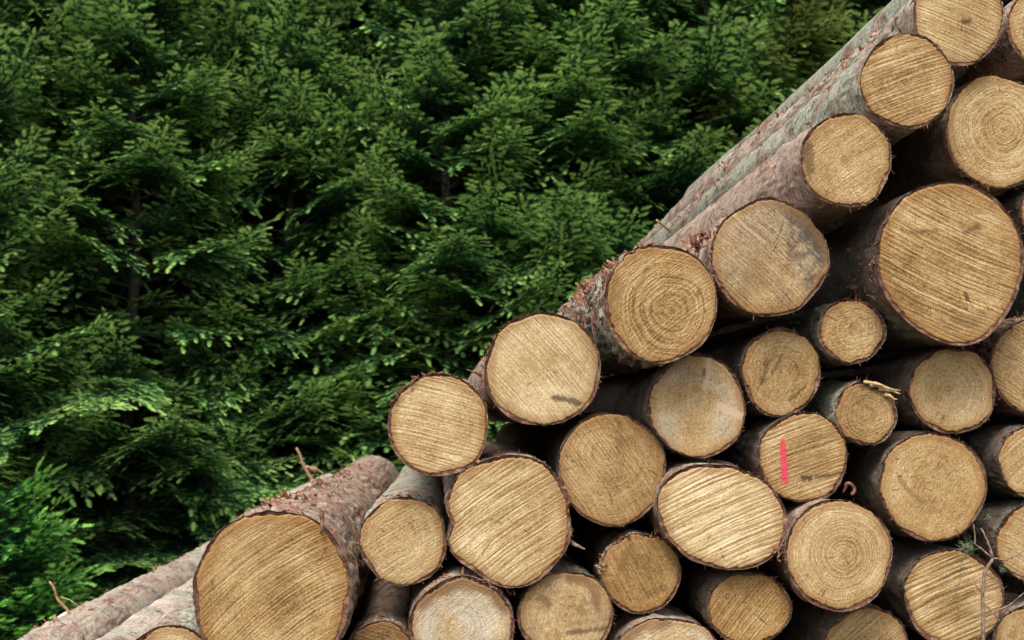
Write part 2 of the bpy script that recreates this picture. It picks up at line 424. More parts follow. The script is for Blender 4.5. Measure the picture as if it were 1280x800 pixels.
# every log end in the photograph: centre, half width, half height (photo pixels), distance, look
# key: (cx, cy, rx, ry, rot_deg, D, bark, wood options, label, extra)
W = dict
LOGS = [
 W(k='top', scab=.004, c=(1199, 20, 57, 60, 0), D=3.92, L=6.1, bark=5, w=W(ang=-22, stripe=.6, ring=.15, tone=-.02, pith=(.01, .0)),
   l='topmost log on the slope of the pile, cut off by the upper edge', flk=[(300, 95, 215, .05, 4.6, .9, .7)]),
 W(k='second', c=(1134, 101, 57.5, 59, 0), D=3.86, bark=1, w=W(ang=20, stripe=.75, ring=.25, tone=.02, period=1.1, stain=.4),
   l='log with diagonal saw marks and grey-green lichen bark, second down the slope', flk=[(120, 95, 215, .3, 4.2, .9, .7)]),
 W(k='third', c=(1058, 200, 57, 58, 0), D=3.84, bark=2, w=W(ang=35, stripe=.3, ring=.35, tone=0, stain=.35),
   l='log with smooth pinkish bark and pale centre, third down the slope', flk=[(40, 100, 215, .05, 2.5, .7, .6)]),
 W(k='mould', c=(962, 322, 73, 73, 0), D=3.92, bark=2, w=W(ang=-42, stripe=.4, ring=.1, tone=.03, mould=.85, stain=.45, grey=.45),
   l='log whose cut end is blackened by mould along its right side', flk=[(50, 120, 200, .0, .5, .9, 1)], lobes=((35, 14, -.03),)),
 W(k='peeling', scab=.013, c=(826, 379, 71.5, 74, 0), D=3.88, bark=1, w=W(ang=38, stripe=.35, ring=.95, tone=.02, pith=(.03, -.02), warm=.8),
   l='log with golden ringed end and ragged peeling red bark on its upper side', flk=[(900, 92, 205, .02, 2.2, .95, .75)]),
 W(k='pale_round', c=(679, 461, 73, 71.5, 0), D=4.0, bark=0, w=W(ang=-48, stripe=.5, ring=.1, tone=-.1, stain=.1),
   l='evenly round pale yellow log end with one small dark scar near the bottom', flk=[(60, 120, 200, .02, .8, .8, 1)]),
 W(k='lowest_slope', c=(548, 531, 63, 65, 0), D=3.95, bark=2, w=W(ang=-14, stripe=.55, ring=.3, tone=-.03),
   l='log with frayed bark on top, hanging at the lower left end of the slope', flk=[(40, 90, 150, .0, .12, .8, 1), (25, 20, 90, .0, .2, .6, 1)]),
 W(k='lobed', c=(637, 651, 80, 83, 0), D=3.93, bark=0, rim=.0095, w=W(ang=34, stripe=.8, ring=.1, tone=-.06, period=1.15),
   l='large irregular lobed log end with a notch on its left edge', lobes=((184, 11, -.13), (212, 18, .035), (234, 16, -.06), (150, 25, .03), (285, 20, .04), (25, 25, -.02)),
   flk=[(40, -60, 160, .0, .04, .6, 1)]),
 W(k='small_pale', c=(509.5, 675, 55, 56, 0), D=4.04, bark=1, w=W(ang=32, stripe=.3, ring=.45, tone=-.04, pith=(-.02, .01)),
   l='small round log end tucked between the largest log and the lobed log', flk=[(40, 60, 130, .02, .5, .8, .8)]),
 W(k='largest', scab=.009, c=(340, 742, 100, 105, 0), D=3.86, bark=0, rim=.0095, w=W(ang=36, stripe=.6, ring=.3, tone=.03, warm=.7, curve=.6, pith=(.03, -.02), heart=.1),
   l='largest log, at the lower left of the pile, with flaking grey and red bark', taper=.84,
   L=6.3, flk=[(700, 20, 125, .03, 4.4, .75, .8)], lobes=((150, 20, -.015), (20, 20, .012))),
 W(k='brown', c=(762, 587, 67, 71.5, 0), D=4.02, bark=3, w=W(ang=-55, stripe=.45, ring=.45, tone=.05, pith=(-.02, .04)),
   l='olive-brown round log end with smooth edge, below the pale round one'),
 W(k='wedge', c=(871.5, 509, 61, 65, 0), D=3.99, bark=3, w=W(ang=85, stripe=.15, ring=.35, tone=.02, grey=.75, stain=.25),
   l='greyish log end with pale wedge-shaped splits at its top and right', lobes=((-18, 10, -.02),)),
 W(k='scratched', c=(974, 468, 50, 55.5, 0), D=4.0, bark=3, w=W(ang=60, stripe=.25, ring=.4, tone=.02, stain=.5),
   l='medium log end scuffed with dark scratches, under the mouldy log'),
 W(k='smallest', c=(1066, 413, 42, 40, 0), D=3.97, bark=1, w=W(ang=15, stripe=.15, ring=.6, tone=.0, pith=(.008, .006), stain=.25), taper=.95,
   l='small ringed log end protruding left of the second largest log'),
 W(k='second_largest', c=(1188, 327, 92, 103, 0), D=3.86, bark=3, rim=.0095, w=W(ang=-24, stripe=.85, ring=.12, tone=.02, warm=.75, curve=-.25, period=1.15, stain=.35),
   l='big oval log end with strong slanting saw marks near the right edge', taper=.72, lobes=((300, 25, .02), (225, 20, -.02)), flk=[(90, 140, 215, 0, .3, .9, .9)]),
 W(k='rings', c=(1249, 165, 67.5, 71, 0), D=3.98, bark=2, w=W(ang=30, stripe=.1, ring=.85, tone=-.02, pith=(.012, .008), stain=.2),
   l='log end with clear yearly rings, above the big oval log'),
 W(k='corner', c=(1307, 34, 49, 49, 0), D=4.0, bark=2, w=W(ang=20, stripe=.3, ring=.4),
   l='log end cut off by the upper right corner'),
 W(k='below_oval', c=(1191, 489, 53.5, 54.5, 0), D=3.99, bark=3, w=W(ang=70, stripe=.15, ring=.45, tone=-.03, stain=.3, pith=(-.01, .0)),
   l='medium round log end directly under the big oval log'),
 W(k='splintered', c=(1083, 516, 39.5, 41, 0), D=3.98, bark=1, w=W(ang=20, stripe=.1, ring=.7, tone=.02, pith=(.0, -.005), stain=.35), taper=.95,
   l='smallest log end, with torn splinters at its upper right', lobes=((60, 25, -.06), (35, 10, .04))),
 W(k='painted', c=(1004, 574, 56, 56.5, 0), D=3.99, bark=3, w=W(ang=20, stripe=.75, ring=.1, tone=-.01, stain=.3, period=1.1),
   l='log end marked with a vertical stroke of pink paint'),
 W(k='oval', c=(899, 650.5, 83.5, 64.5, -16), D=3.94, bark=0, rim=.0095, w=W(ang=24, stripe=1., ring=.03, tone=-.1, warm=.3, period=1.25, stain=.12),
   l='wide oval pale log end with bold slanting saw grooves'),
 W(k='smooth', c=(1167, 607.5, 67, 68, 0), D=3.97, bark=3, w=W(ang=50, stripe=.15, ring=.35, tone=.03, warm=.6, stain=.2, pith=(-.01, .01)),
   l='smooth tan log end with faint rings, right of the pink-marked log'),
 W(k='concentric', c=(1048, 690, 67, 70, 0), D=3.9, bark=0, rim=.009, w=W(ang=60, stripe=.06, ring=.8, tone=-.03, stain=.2, heart=.12, pith=(.01, 0)),
   l='log end with concentric darker rings below the pink-marked log'),
 W(k='scruffy', c=(806, 719, 51, 50.5, 0), D=4.02, bark=0, w=W(ang=-62, stripe=.3, ring=.1, tone=.05, warm=.9, stain=.55),
   l='scruffy orange-brown log end under the left tip of the wide oval one', lobes=((150, 25, -.03), (20, 20, -.02)), flk=[(25, 80, 180, .0, .03, .6, 1)]),
 W(k='grey_white', c=(579, 781, 66, 64, 0), D=3.92, bark=0, rim=.009, w=W(ang=40, stripe=.1, ring=.5, tone=-.08, grey=.9, stain=.4),
   l='greyish white log end with browned top edge, under the lobed log', flk=[(30, 30, 150, .0, .05, .7, 1)]),
 W(k='stained', c=(709, 767, 60, 55, 0), D=3.97, bark=3, w=W(ang=80, stripe=.15, ring=.3, tone=0, stain=.75, grey=.3),
   l='log end with a curved brown stain, at the bottom right of the lobed log'),
 W(k='bottom_flat', c=(833, 818, 66, 52, 0), D=3.97, bark=0, w=W(ang=30, stripe=.2, ring=.4, tone=-.03, grey=.5, stain=.5),
   l='log end with stained top peeking over the bottom edge, beside the amber one'),
 W(k='amber', c=(936, 759, 53, 46.5, 0), D=3.99, bark=3, w=W(ang=50, stripe=.6, ring=.1, tone=.05, warm=1., stain=.3),
   l='amber log end beneath the wide oval one'),
 W(k='bottom_cut', c=(1084, 808, 53, 49.5, 0), D=4.0, bark=3, w=W(ang=40, stripe=.5, ring=.2, tone=-.02),
   l='log end cut off by the bottom edge below the concentric ringed one'),
 W(k='twig_log', c=(1193, 747, 64, 61, -6), D=3.98, bark=3, rim=.009, w=W(ang=22, stripe=1., ring=.03, tone=-.02, period=1.35, stain=.3),
   l='boldly grooved log end behind the dead twig'),
 W(k='edge_mid', c=(1299, 578, 50, 47, 0), D=3.95, bark=3, w=W(ang=40, stripe=.4, ring=.3),
   l='log end cut off by the right edge, right of the smooth tan log'),
 W(k='edge_low', c=(1295, 678, 50, 50, 0), D=3.97, bark=3, w=W(ang=-30, stripe=.3, ring=.3, tone=-.02),
   l='log end cut off by the right edge, just above the dead twig'),
 W(k='edge_upper', c=(1302, 457, 62, 63, 0), D=4.0, bark=0, w=W(ang=-35, stripe=.5, ring=.2, tone=.02), flk=[(40, 90, 170, 0, .1, .8, 1)],
   l='ragged red-barked log cut off by the right edge, below the big oval one'),
 W(k='edge_sliver', c=(1322, 262, 46, 44, 0), D=4.0, bark=3, w=W(ang=0),
   l='log showing just a thin sliver at the right edge, beside the big oval one'),
 W(k='dark_low', c=(476, 824, 46, 47, 0), D=4.02, bark=0, w=W(ang=-20, stripe=.3, ring=.3, tone=.1, stain=.7),
   l='dark log end at the bottom edge, right of the largest log', flk=[(20, 60, 120, 0, .2, .7, 1)]),
 W(k='low_left', c=(212, 844, 63, 63, 0), D=3.9, bark=1, w=W(ang=5, stripe=.2, ring=.4),
   l='log showing a sliver of its end beneath the largest log'),
 W(k='edge_bottom', c=(1296, 803, 53, 49, 0), D=4.0, bark=0, w=W(ang=80, stripe=.3, ring=.2),
   l='log end in the lower right corner, behind the foot of the dead twig'),
 W(k='side_pale', c=(66, 903, 60, 60, 0), D=3.97, bark=4, w=W(ang=5), L=4.9,
   l='log with pale speckled bark lying lengthwise left of the largest log'),
 W(k='side_outer', scab=.005, c=(-70, 924, 70, 68, 0), D=3.97, bark=5, w=W(ang=5), L=5.1,
   l='outermost log at the lower left, with flaking red and lichen bark', flk=[(220, 70, 150, 1.0, 4.6, .8, .5)]),
 W(k='above', c=(1262, -62, 56, 56, 0), D=4.05, bark=1, w=W(ang=15), out=True),  # this and the rest: unseen logs added to keep side light out of gaps
 W(k='above2', c=(1372, -75, 55, 55, 0), D=4.05, bark=1, w=W(ang=15), out=True),
 W(k='right1', c=(1372, 135, 56, 60, 0), D=4.05, bark=1, w=W(ang=15), out=True),
 W(k='right2', c=(1404, 370, 62, 62, 0), D=4.05, bark=1, w=W(ang=15), out=True),
 W(k='right3', c=(1404, 520, 50, 60, 0), D=4.05, bark=1, w=W(ang=15), out=True),
 W(k='right4', c=(1396, 640, 50, 50, 0), D=4.05, bark=1, w=W(ang=15), out=True),
 W(k='right5', c=(1400, 745, 50, 50, 0), D=4.05, bark=1, w=W(ang=15), out=True),
]
for q in LOGS:
    cx, cy, rx, ry, rot = q['c']; D = q['D']
    p = at(cx, cy, D)
    q['x'], q['z'] = p.x, p.z
    q['rx'] = (at(cx + rx, cy, D).x - at(cx - rx, cy, D).x) / 2
    q['rz'] = (at(cx, cy - ry, D).z - at(cx, cy + ry, D).z) / 2
    q['r'] = (q['rx'] + q['rz']) / 2
# let neighbouring logs settle against each other instead of running through one another
for it in range(160):
    for i in range(len(LOGS)):
        for j in range(i):
            a, b = LOGS[i], LOGS[j]
            dx, dz = a['x'] - b['x'], a['z'] - b['z']; d = math.hypot(dx, dz)
            ov = a['r'] + b['r'] - d + .001
            if ov > 0 and ov < .2:
                m = .25 * ov
                a['x'] += dx / d * m; a['z'] += dz / d * m; b['x'] -= dx / d * m; b['z'] -= dz / d * m
    for a in LOGS:      # but stay close to where they were seen
        p = at(a['c'][0], a['c'][1], a['D'])
        a['x'] += (p.x - a['x']) * .12; a['z'] += (p.z - a['z']) * .12
SCAR, STAIN, SPLIT = (.045, .024, .012), (.15, .075, .028), (.46, .32, .20)
MARKS = {  # scars, knots, stains and pale splits of single ends: photo points along the mark, half width, colour, strength
    'pale_round': [([(695, 497), (708, 499), (722, 503)], 6, SCAR, .8)],
    'painted': [([(1004, 601), (1012, 600)], 5, SCAR, .9), ([(1020, 599), (1036, 597), (1052, 593)], 3, SCAR, .7)],
    'stained': [([(715, 722), (733, 723), (744, 734), (747, 752)], 9, STAIN, .8), ([(680, 748), (686, 755)], 8, STAIN, .7), ([(713, 790), (766, 784)], 4, SCAR, .6)],
    'top': [([(1204, 27), (1211, 27)], 5, SCAR, .8)],
    'second': [([(1094, 92), (1112, 88)], 9, STAIN, .55)],
    'wedge': [([(887, 450), (884, 470), (882, 486)], 5, SPLIT, .8), ([(930, 523), (915, 516), (900, 509)], 6, SPLIT, .8)],
    'second_largest': [([(1140, 291), (1170, 290)], 4, SCAR, .45), ([(1205, 291), (1222, 284)], 5, SCAR, .5), ([(1196, 402), (1228, 399)], 12, STAIN, .5)],
    'mould': [([(914, 264), (930, 282), (955, 303)], 3, SPLIT, .6), ([(946, 340), (930, 368)], 18, STAIN, .45)],
    'smooth': [([(1125, 599), (1136, 612), (1152, 628)], 4, STAIN, .6)],
    'scratched': [([(950, 480), (956, 455)], 5, SCAR, .5), ([(984, 503), (1002, 488)], 3, SCAR, .6), ([(962, 470), (975, 447)], 3, SCAR, .45)],
    'grey_white': [([(528, 750), (548, 733), (580, 725), (612, 733), (632, 756)], 12, STAIN, .75)],
    'bottom_flat': [([(776, 797), (800, 779), (830, 773)], 12, STAIN, .7)],
    'third': [([(1009, 182), (1011, 196), (1014, 212)], 10, SCAR, .6)],
    'brown': [([(771, 530), (772, 556)], 7, STAIN, .4)],
    'peeling': [([(874, 364), (871, 369)], 5, STAIN, .8), ([(770, 350), (764, 400)], 12, STAIN, .4)],
    'lobed': [([(590, 660), (612, 650), (628, 655)], 3, STAIN, .5)],
    'largest': [([(320, 690), (350, 720)], 26, STAIN, .28)],
    'scruffy': [([(790, 690), (782, 712)], 9, STAIN, .5), ([(815, 745), (835, 738)], 6, SCAR, .4)],
    'splintered': [([(1075, 480), (1095, 486)], 6, SCAR, .6)],
    'rings': [([(1198, 205), (1215, 222), (1240, 230)], 7, STAIN, .4)],
}
made = {}
for i, q in enumerate(LOGS):
    mk = []
    for pts, hw, colr, st in MARKS.get(q['k'], []):
        P_ = [at(px, py, q['D']) for px, py in pts]; c_ = at(q['c'][0], q['c'][1], q['D'])
        mk.append(([(p.x - c_.x, p.z - c_.z) for p in P_], hw * q['D'] / F_PX, colr, st))
    q['w'].setdefault('heart', random.uniform(-.03, .10)); q['w']['tone'] = q['w'].get('tone', 0) + random.uniform(-.025, .025)
    w = wood_material(i + 1, marks=mk, **q['w'])
    out = q.get('out', False)
    t, R0 = make_log(q.get('l', 'unseen felled log added past the visible pile to keep light out of its gaps'), q['x'], q['z'], q['D'], q['rx'], q['rz'], R(q['c'][4]), q.get('L', 4.9),
                 i * 13 + 1, q.get('lobes', ()), w, q['bark'], q.get('taper', .82 if q['r'] > .12 else .9),
                 (random.uniform(-.05, .05), random.uniform(-.06, .03)), q.get('rim', .0075), flk=q.get('flk'), hidden=out, scab=q.get('scab', 0), 
                
                 group='unseen logs added past the visible pile' if out else 'sawn logs stacked in the pile')
    made[q['k']] = (t, R0)

# logs of the bottom rows, out of sight under the visible ones, that carry the pile
circ = [(q['x'], q['z'], q['r']) for q in LOGS]
w0 = wood_material(77, 20, .4, .3)
gx, gz = np.meshgrid(np.arange(-1.35, 2.0, .02), np.arange(.08, .5, .02))
for it in range(40):
    cl = np.minimum(gz, .165)
    for (x, z, r) in circ: cl = np.minimum(cl, np.hypot(gx - x, gz - z) - r)
    cl2 = cl - .25 * gz
    k = np.unravel_index(np.argmax(cl2), cl.shape)
    r = cl[k]
    if r < .085: break
    x, z = gx[k], gz[k]; circ.append((x, z, r))
    make_log('felled log in the bottom rows of the pile, resting on the ground', x, z, 4.06, r - .004, r - .004, 0, 4.6, 900 + it * 5, (), w0, 3, .85,
             group='bottom rows of the pile', hidden=True)

def child(name, key, verts, faces, m, smooth=True):
    """a part given in world coordinates, fixed to a log"""
    t = made[key][0] if isinstance(key, str) else key
    mi = Matrix.Translation(t.location).inverted()
    return mesh_obj(name, [mi @ Vector(v) for v in verts], faces, m, t, smooth)

# the pink paint stroke
def face_mark(key, name, pts, widths, m, label=None):
    """a thin patch following the sawn face along a line of photo pixels"""
    q = next(a for a in LOGS if a['k'] == key); t = made[key][0]
    tl = next(c for c in t.children if c.name.startswith('cut_face'))
    fx = np.array([c.co[:] for c in tl.data.vertices])
    rows, cols = 26, 7; v = []; f = []; ed = []
    pts = np.array(pts, float); ts = np.linspace(0, 1, len(pts)); wt = np.linspace(0, 1, len(widths))
    for i in range(rows):
        s = i / (rows - 1)
        c = np.array([np.interp(s, ts, pts[:, 0]), np.interp(s, ts, pts[:, 1])])
        s2, s1 = min(1, s + .08), max(0, s - .08)
        d = np.array([np.interp(s2, ts, pts[:, 0]) - np.interp(s1, ts, pts[:, 0]), np.interp(s2, ts, pts[:, 1]) - np.interp(s1, ts, pts[:, 1])])
        d /= np.linalg.norm(d); nn = np.array([-d[1], d[0]]); w_ = np.interp(s, wt, widths)
        for j in range(cols):
            u = j / (cols - 1) * 2 - 1
            px, py = c + nn * u * w_
            p = at(px, py, q['D']) - Vector((t.location.x, q['D'], t.location.z))
            k = np.argsort((fx[:, 0] - p.x) ** 2 + (fx[:, 2] - p.z) ** 2)[:3]
            v.append((p.x, fx[k, 1].min() - .0022, p.z)); ed.append(min(1 - abs(u), min(s, 1 - s) * 6))
    for i in range(rows - 1):
        for j in range(cols - 1):
            a = i * cols + j; f.append((a, a + cols, a + cols + 1, a + 1))
    o = mesh_obj(name, v, f, m, t)
    if label: o['label'] = label
    o.data.attributes.new('edge', 'FLOAT', 'POINT').data.foreach_set('value', ed)
face_mark('painted', 'paint_mark', [(978, 545), (980, 575), (982, 609)], [5, 6, 8.5], M_PAINT, 'vertical pink paint stroke')

def spike(key, name, a, b, D0, D1, r0, r1, m, bend=0, n=6, seg=6):
    A = at(*a, D0); B = at(*b, D1); pts = []; rad = []
    up = Vector((0, 0, 1))
    for i in range(seg):
        s = i / (seg - 1)
        pts.append(A.lerp(B, s) + up * bend * math.sin(math.pi * s) + Vector((random.uniform(-1, 1), 0, random.uniform(-1, 1))) * r0 * .25)
        rad.append(r0 + (r1 - r0) * s)
    v, f = tube(pts, rad, n)
    return child(name, key, v, f, m)
# torn splinters of the smallest log
for (a, b, w_) in (((1086, 481), (1125, 489), .011), ((1098, 486), (1126, 493), .009), ((1106, 494), (1121, 500), .008), ((1080, 478), (1104, 483), .006)):
    spike('splintered', 'splinter', a, b, 3.975, 3.955, w_, .0015, M_SPLINTER, .003, 5)
spike('lobed', 'branch_stub', (712, 677), (732, 687), 3.97, 3.94, .008, .002, M_TWIG)
spike('third', 'splinter', (838, 290), (821, 275), 5.7, 5.5, .006, .004, M_SPLINTER)
spike('largest', 'bark_sliver', (403, 640), (402, 668), 3.845, 3.84, .008, .003, M_EDGE)
spike('pale_round', 'splinter', (601, 468), (583, 462), 4.0, 3.97, .006, .001, M_FLAKE)
# bark curl on the concentric log
v, f = tube([at(1061 + 6.5 * math.cos(w) + 1.5 * math.sin(3 * w), 613 - 7.5 * math.sin(w) + 1.5 * math.cos(2 * w), 3.92 + .006 * w) for w in np.linspace(-.9, 3.3, 16)], [.0035, .005, .006, .0045, .005, .0055, .004, .005, .006, .005, .0045, .006, .005, .004, .003, .002], 5)
child('bark_curl', 'concentric', v, f, M_EDGE)
# clumps of torn bark
def clump(key, px, py, D, wpx, n, seed, m=M_FLAKE):
    g = np.random.default_rng(seed); v = []; f = []; c = at(px, py, D); s = wpx * D / F_PX
    for _ in range(n):
        p = c + Vector(g.normal(0, .4, 3)) * s
        d = Vector(g.normal(0, 1, 3)); d.z = abs(d.z); d.normalize(); e = d.orthogonal().normalized() * s * g.uniform(.1, .28)
        nrm = d.cross(e).normalized()
        b = len(v); Ln = s * g.uniform(.3, .9)
        for i in range(4):
            w_ = 1 - .25 * i * g.uniform(.6, 1.1); q = p + d * Ln * i / 3 + nrm * Ln * .12 * i * i / 3
            v += [tuple(q - e * w_), tuple(q + e * w_)]
        for i in range(3): f.append((b + 2 * i, b + 2 * i + 1, b + 2 * i + 3, b + 2 * i + 2))
    return child('torn_bark', key, v, f, m)
clump('mould', 873, 305, 3.99, 17, 46, 1)
clump('mould', 884, 300, 3.96, 9, 16, 4)
clump('second', 907, 210, 5.6, 8, 22, 2); clump('second', 894, 230, 5.9, 8, 22, 3); clump('second', 877, 248, 6.2, 7, 18, 5)
clump('scruffy', 752, 708, 4.02, 9, 14, 6); clump('concentric', 975, 690, 3.93, 11, 16, 7); clump('oval', 818, 665, 4.0, 8, 10, 8)
clump('largest', 398, 607, 5.6, 11, 26, 9)
def clump_on(key, deg, y, size, n, seed):
    """a tuft of torn bark rooted in the side of a log"""
    g = np.random.default_rng(seed); t, R_ = made[key]; v = []; f = []
    for _ in range(n):
        th = R(deg + g.normal(0, 7)); yy = max(.01, y + g.normal(0, .8) * size)
        nr = Vector((math.cos(th), 0, math.sin(th))); p = nr * (R_(th, yy) - .003) + Vector((0, yy, 0))
        d = (nr * g.uniform(.1, .8) + Vector(g.normal(0, .6, 3))).normalized()
        if d.dot(nr) < .05: d = (d + nr * .4).normalized()
        e = d.orthogonal().normalized() * size * g.uniform(.1, .3); nm = d.cross(e).normalized(); Ln = size * g.uniform(.35, .95); b = len(v)
        for i in range(4):
            w_ = 1 - .25 * i * g.uniform(.5, 1.1); q = p + d * Ln * i / 3 + nm * Ln * .14 * i * i / 3
            v += [tuple(q - e * w_), tuple(q + e * w_)]
        for i in range(3): f.append((b + 2 * i, b + 2 * i + 1, b + 2 * i + 3, b + 2 * i + 2))
    mesh_obj('torn_bark', v, f, M_FLAKE, t)
for i in range(12): clump_on('peeling', 108 + (i * 37) % 66, .06 + .085 * i, .034, 20, 20 + i)
for i, (deg, y) in enumerate([(135, .5), (128, .9), (140, 1.3), (132, 1.7), (126, 2.1), (138, 2.5)]): clump_on('top', deg, y, .03, 14, 40 + i)
for i, (deg, y) in enumerate([(100, .3), (70, .6), (115, 1.0), (85, 1.5), (110, 2.1), (95, 2.9), (118, 3.4)]): clump_on('largest', deg, y, .032, 14, 60 + i)
for i, (deg, y) in enumerate([(118, 1.2), (124, 2.2), (115, 3.2)]): clump_on('side_outer', deg, y, .03, 12, 80 + i)
clump_on('lowest_slope', 128, .02, .022, 14, 90); clump_on('lowest_slope', 142, .02, .02, 12, 91); clump_on('pale_round', 165, .05, .022, 12, 92)
clump('grey_white', 640, 742, 3.96, 7, 10, 43); clump('small_pale', 458, 650, 4.06, 6, 10, 44); clump('splintered', 1062, 490, 4.0, 5, 8, 45)
# the pale stretch on the outermost log, with a broken branch stub
tD, RD = made['side_outer']
def patch(key, th0, th1, y0, y1, lift, m, name):
    t_, R_ = made[key]; v = []; f = []; na, ny = 12, 16
    for i in range(ny):
        for j in range(na):
            a = R(th0 + (th1 - th0) * j / (na - 1)); y = y0 + (y1 - y0) * i / (ny - 1)
            e = min(i, ny - 1 - i, j, na - 1 - j)
            r = R_(a, y) + (lift if e > 0 else -.004)
            v.append((r * math.cos(a), y, r * math.sin(a)))
    for i in range(ny - 1):
        for j in range(na - 1):
            b = i * na + j; f.append((b, b + 1, b + na + 1, b + na))
    return mesh_obj(name, v, f, m, t_)

# second row of logs farther back: a pale log showing past the largest one
wF = wood_material(81, 20, .4, .3)
A = at(331, 672, 8.85); B = at(411, 613, 11.4)
d = B - A
tF, RF = make_log('pale smooth log lying beyond the far end of the largest log', A.x, A.z, A.y, .176, .172, 0, d.length, 777, (), wF, 4, .84,
                  yaw=math.atan2(-d.x, d.y), pitch=math.atan2(d.z, d.y), group='logs lying behind the pile')
made['behind'] = (tF, RF)
LOGF = (A, B)

# dead twig leaning in front of the logs at the lower right
tw = thing('dead_twig', 'dry forked twig with lichen tufts leaning in front of the grooved log', 'twig', at(1229, 830, 3.8))
def twig_part(name, pts, r0, r1, m=M_TWIG, parent=tw):
    P = [at(px, py, D) for px, py, D in pts]
    K = []; rad = []
    for i in range(len(P) - 1):
        for s in range(4):
            u = s / 4; K.append(P[i].lerp(P[i + 1], u) + Vector((random.uniform(-1, 1), random.uniform(-1, 1), random.uniform(-1, 1))) * .0012)
    K.append(P[-1])
    for i in range(len(K)): rad.append(r0 + (r1 - r0) * i / (len(K) - 1))
    v, f = tube(K, rad, 7)
    mi = Matrix.Translation(tw.location).inverted()
    return mesh_obj(name, [mi @ Vector(p) for p in v], f, m, tw)
D_ = 3.83
twig_part('stem', [(1230, 850, D_), (1229, 790, D_), (1228, 740, D_), (1231, 716, D_), (1241, 698, D_)], .0055, .0045)
for pts, r0 in (([(1241, 698, D_), (1236, 680, D_), (1226, 660, D_)], .0045), ([(1241, 698, D_), (1232, 690, D_), (1219, 680, D_), (1217, 655, D_)], .003),
                ([(1241, 698, D_), (1258, 700, D_), (1285, 686, D_ - .02)], .0028), ([(1233, 770, D_), (1262, 756, D_), (1284, 738, D_ - .02)], .0032),
                ([(1232, 756, D_), (1241, 766, D_), (1251, 778, D_)], .0026), ([(1227, 740, D_), (1218, 730, D_)], .0024), ([(1229, 715, D_), (1247, 727, D_ + .02), (1256, 740, D_ + .03)], .002),
                ([(1214, 682, D_), (1201, 706, D_ - .01), (1199, 732, D_ - .01), (1212, 742, D_)], .0012), ([(1199, 732, D_ - .01), (1190, 750, D_), (1206, 752, D_)], .001)):
    twig_part('side_twig', pts, r0, r0 * .45)
def tuft(px, py, D, s, n, seed):
    g = np.random.default_rng(seed); v = []; f = []; mi = Matrix.Translation(tw.location).inverted(); c = mi @ at(px, py, D)
    for _ in range(n):
        p = c + Vector(g.normal(0, .35, 3)) * s; d = Vector(g.normal(0, 1, 3)).normalized() * s * g.uniform(.4, .8); e = d.orthogonal().normalized() * .0011
        b = len(v); v += [tuple(p - e), tuple(p + e), tuple(p + d)]; f.append((b, b + 1, b + 2))
    mesh_obj('lichen_tuft', v, f, M_TUFT, tw, False)
tuft(1209, 684, D_, .026, 170, 1); tuft(1253, 712, D_ + .02, .012, 60, 2); tuft(1200, 700, D_, .012, 30, 3); tuft(1198, 733, D_, .008, 24, 4); tuft(1236, 646, D_ + .05, .016, 60, 5)

# broken branches standing on the side logs
def branch_stub(key, a, D0, b, D1, r0, extra):
    A = at(*a, D0); B = at(*b, D1)
    t_ = made[key][0]; m_ = t_.matrix_basis.inverted()
    v, f = tube([A.lerp(B, s) + Vector((math.sin(s * 9) * .006, 0, 0)) for s in np.linspace(0, 1, 9)], list(np.linspace(r0, r0 * .6, 9)), 7)
    o = mesh_obj('broken_branch', [m_ @ Vector(p) for p in v], f, M_DRYTWIG, t_)
    v, f = tube([at(*p, (D0 + D1) / 2) for p in extra], list(np.linspace(r0 * .4, r0 * .2, len(extra))), 5)
    mesh_obj('shoot', [m_ @ Vector(p) for p in v], f, M_SPLINTER, o)

branch_stub('behind', (392, 607), 11.1, (370, 560), 11.0, .014, [(381, 583), (394, 584), (404, 592), (410, 603)])
branch_stub('side_outer', (88, 772), 5.35, (61, 727), 5.3, .0062, [(76, 746), (88, 750), (95, 756), (103, 764)])
spike('behind', 'branch_stub', (372, 606), (362, 601), 10.6, 10.5, .018, .012, M_DRYTWIG)
patch('side_outer', 112, 142, 1.15, 1.55, .003, M_PALE, 'bare_patch')

# ------------------------------------------------------------------ ground
def ground_height(x, y):
    h = .04 * np.sin(x * .7 + 1) * np.cos(y * .5) + .03 * np.sin(x * 1.9) * np.sin(y * 1.3 + 2)
    near = 1 / (1 + np.exp(-(y - 9.2) * 2.2))
    far = np.clip((y - 14) * .03, 0, 1.5)
    dip = -.75 / (1 + np.exp(-(y - 7.2) * 1.6)) / (1 + np.exp((x + 1.75) * 5))
    return h * near + .12 * near + far + dip
def axis_steps(a, b):
    return np.concatenate([-np.geomspace(a, 900, 26)[::-1], np.arange(-a + .35, a, .35), np.geomspace(a, 900, 26)])
xs = axis_steps(12, 900); ysg = np.concatenate([-np.geomspace(6, 900, 22)[::-1], np.arange(-5.6, 26, .35), np.geomspace(26, 1200, 26)])
GX, GY = np.meshgrid(xs, ysg); GZ = ground_height(GX, GY)
nv = len(xs); fs = [(i * nv + j, i * nv + j + 1, (i + 1) * nv + j + 1, (i + 1) * nv + j) for i in range(len(ysg) - 1) for j in range(nv - 1)]
n = NT('forest_floor'); P = n.coord()
f1 = n.noise(P, 3, 6, .65); f2 = n.noise(P, 40, 4, .7)
col = n.mix(n.step(f1, .42, .6), n.ramp(f2, [(.3, (.02, .014, .008)), (.7, (.075, .05, .028))]), n.ramp(f2, [(.3, (.014, .022, .008)), (.7, (.045, .065, .02))]))
o = mesh_obj('ground', np.stack([GX, GY, GZ], -1).reshape(-1, 3), fs, n.done(col, .95, n.bump(f2, .03), .1)); o['kind'] = 'structure'
o['label'] = 'dark forest floor under the firs and the log pile'

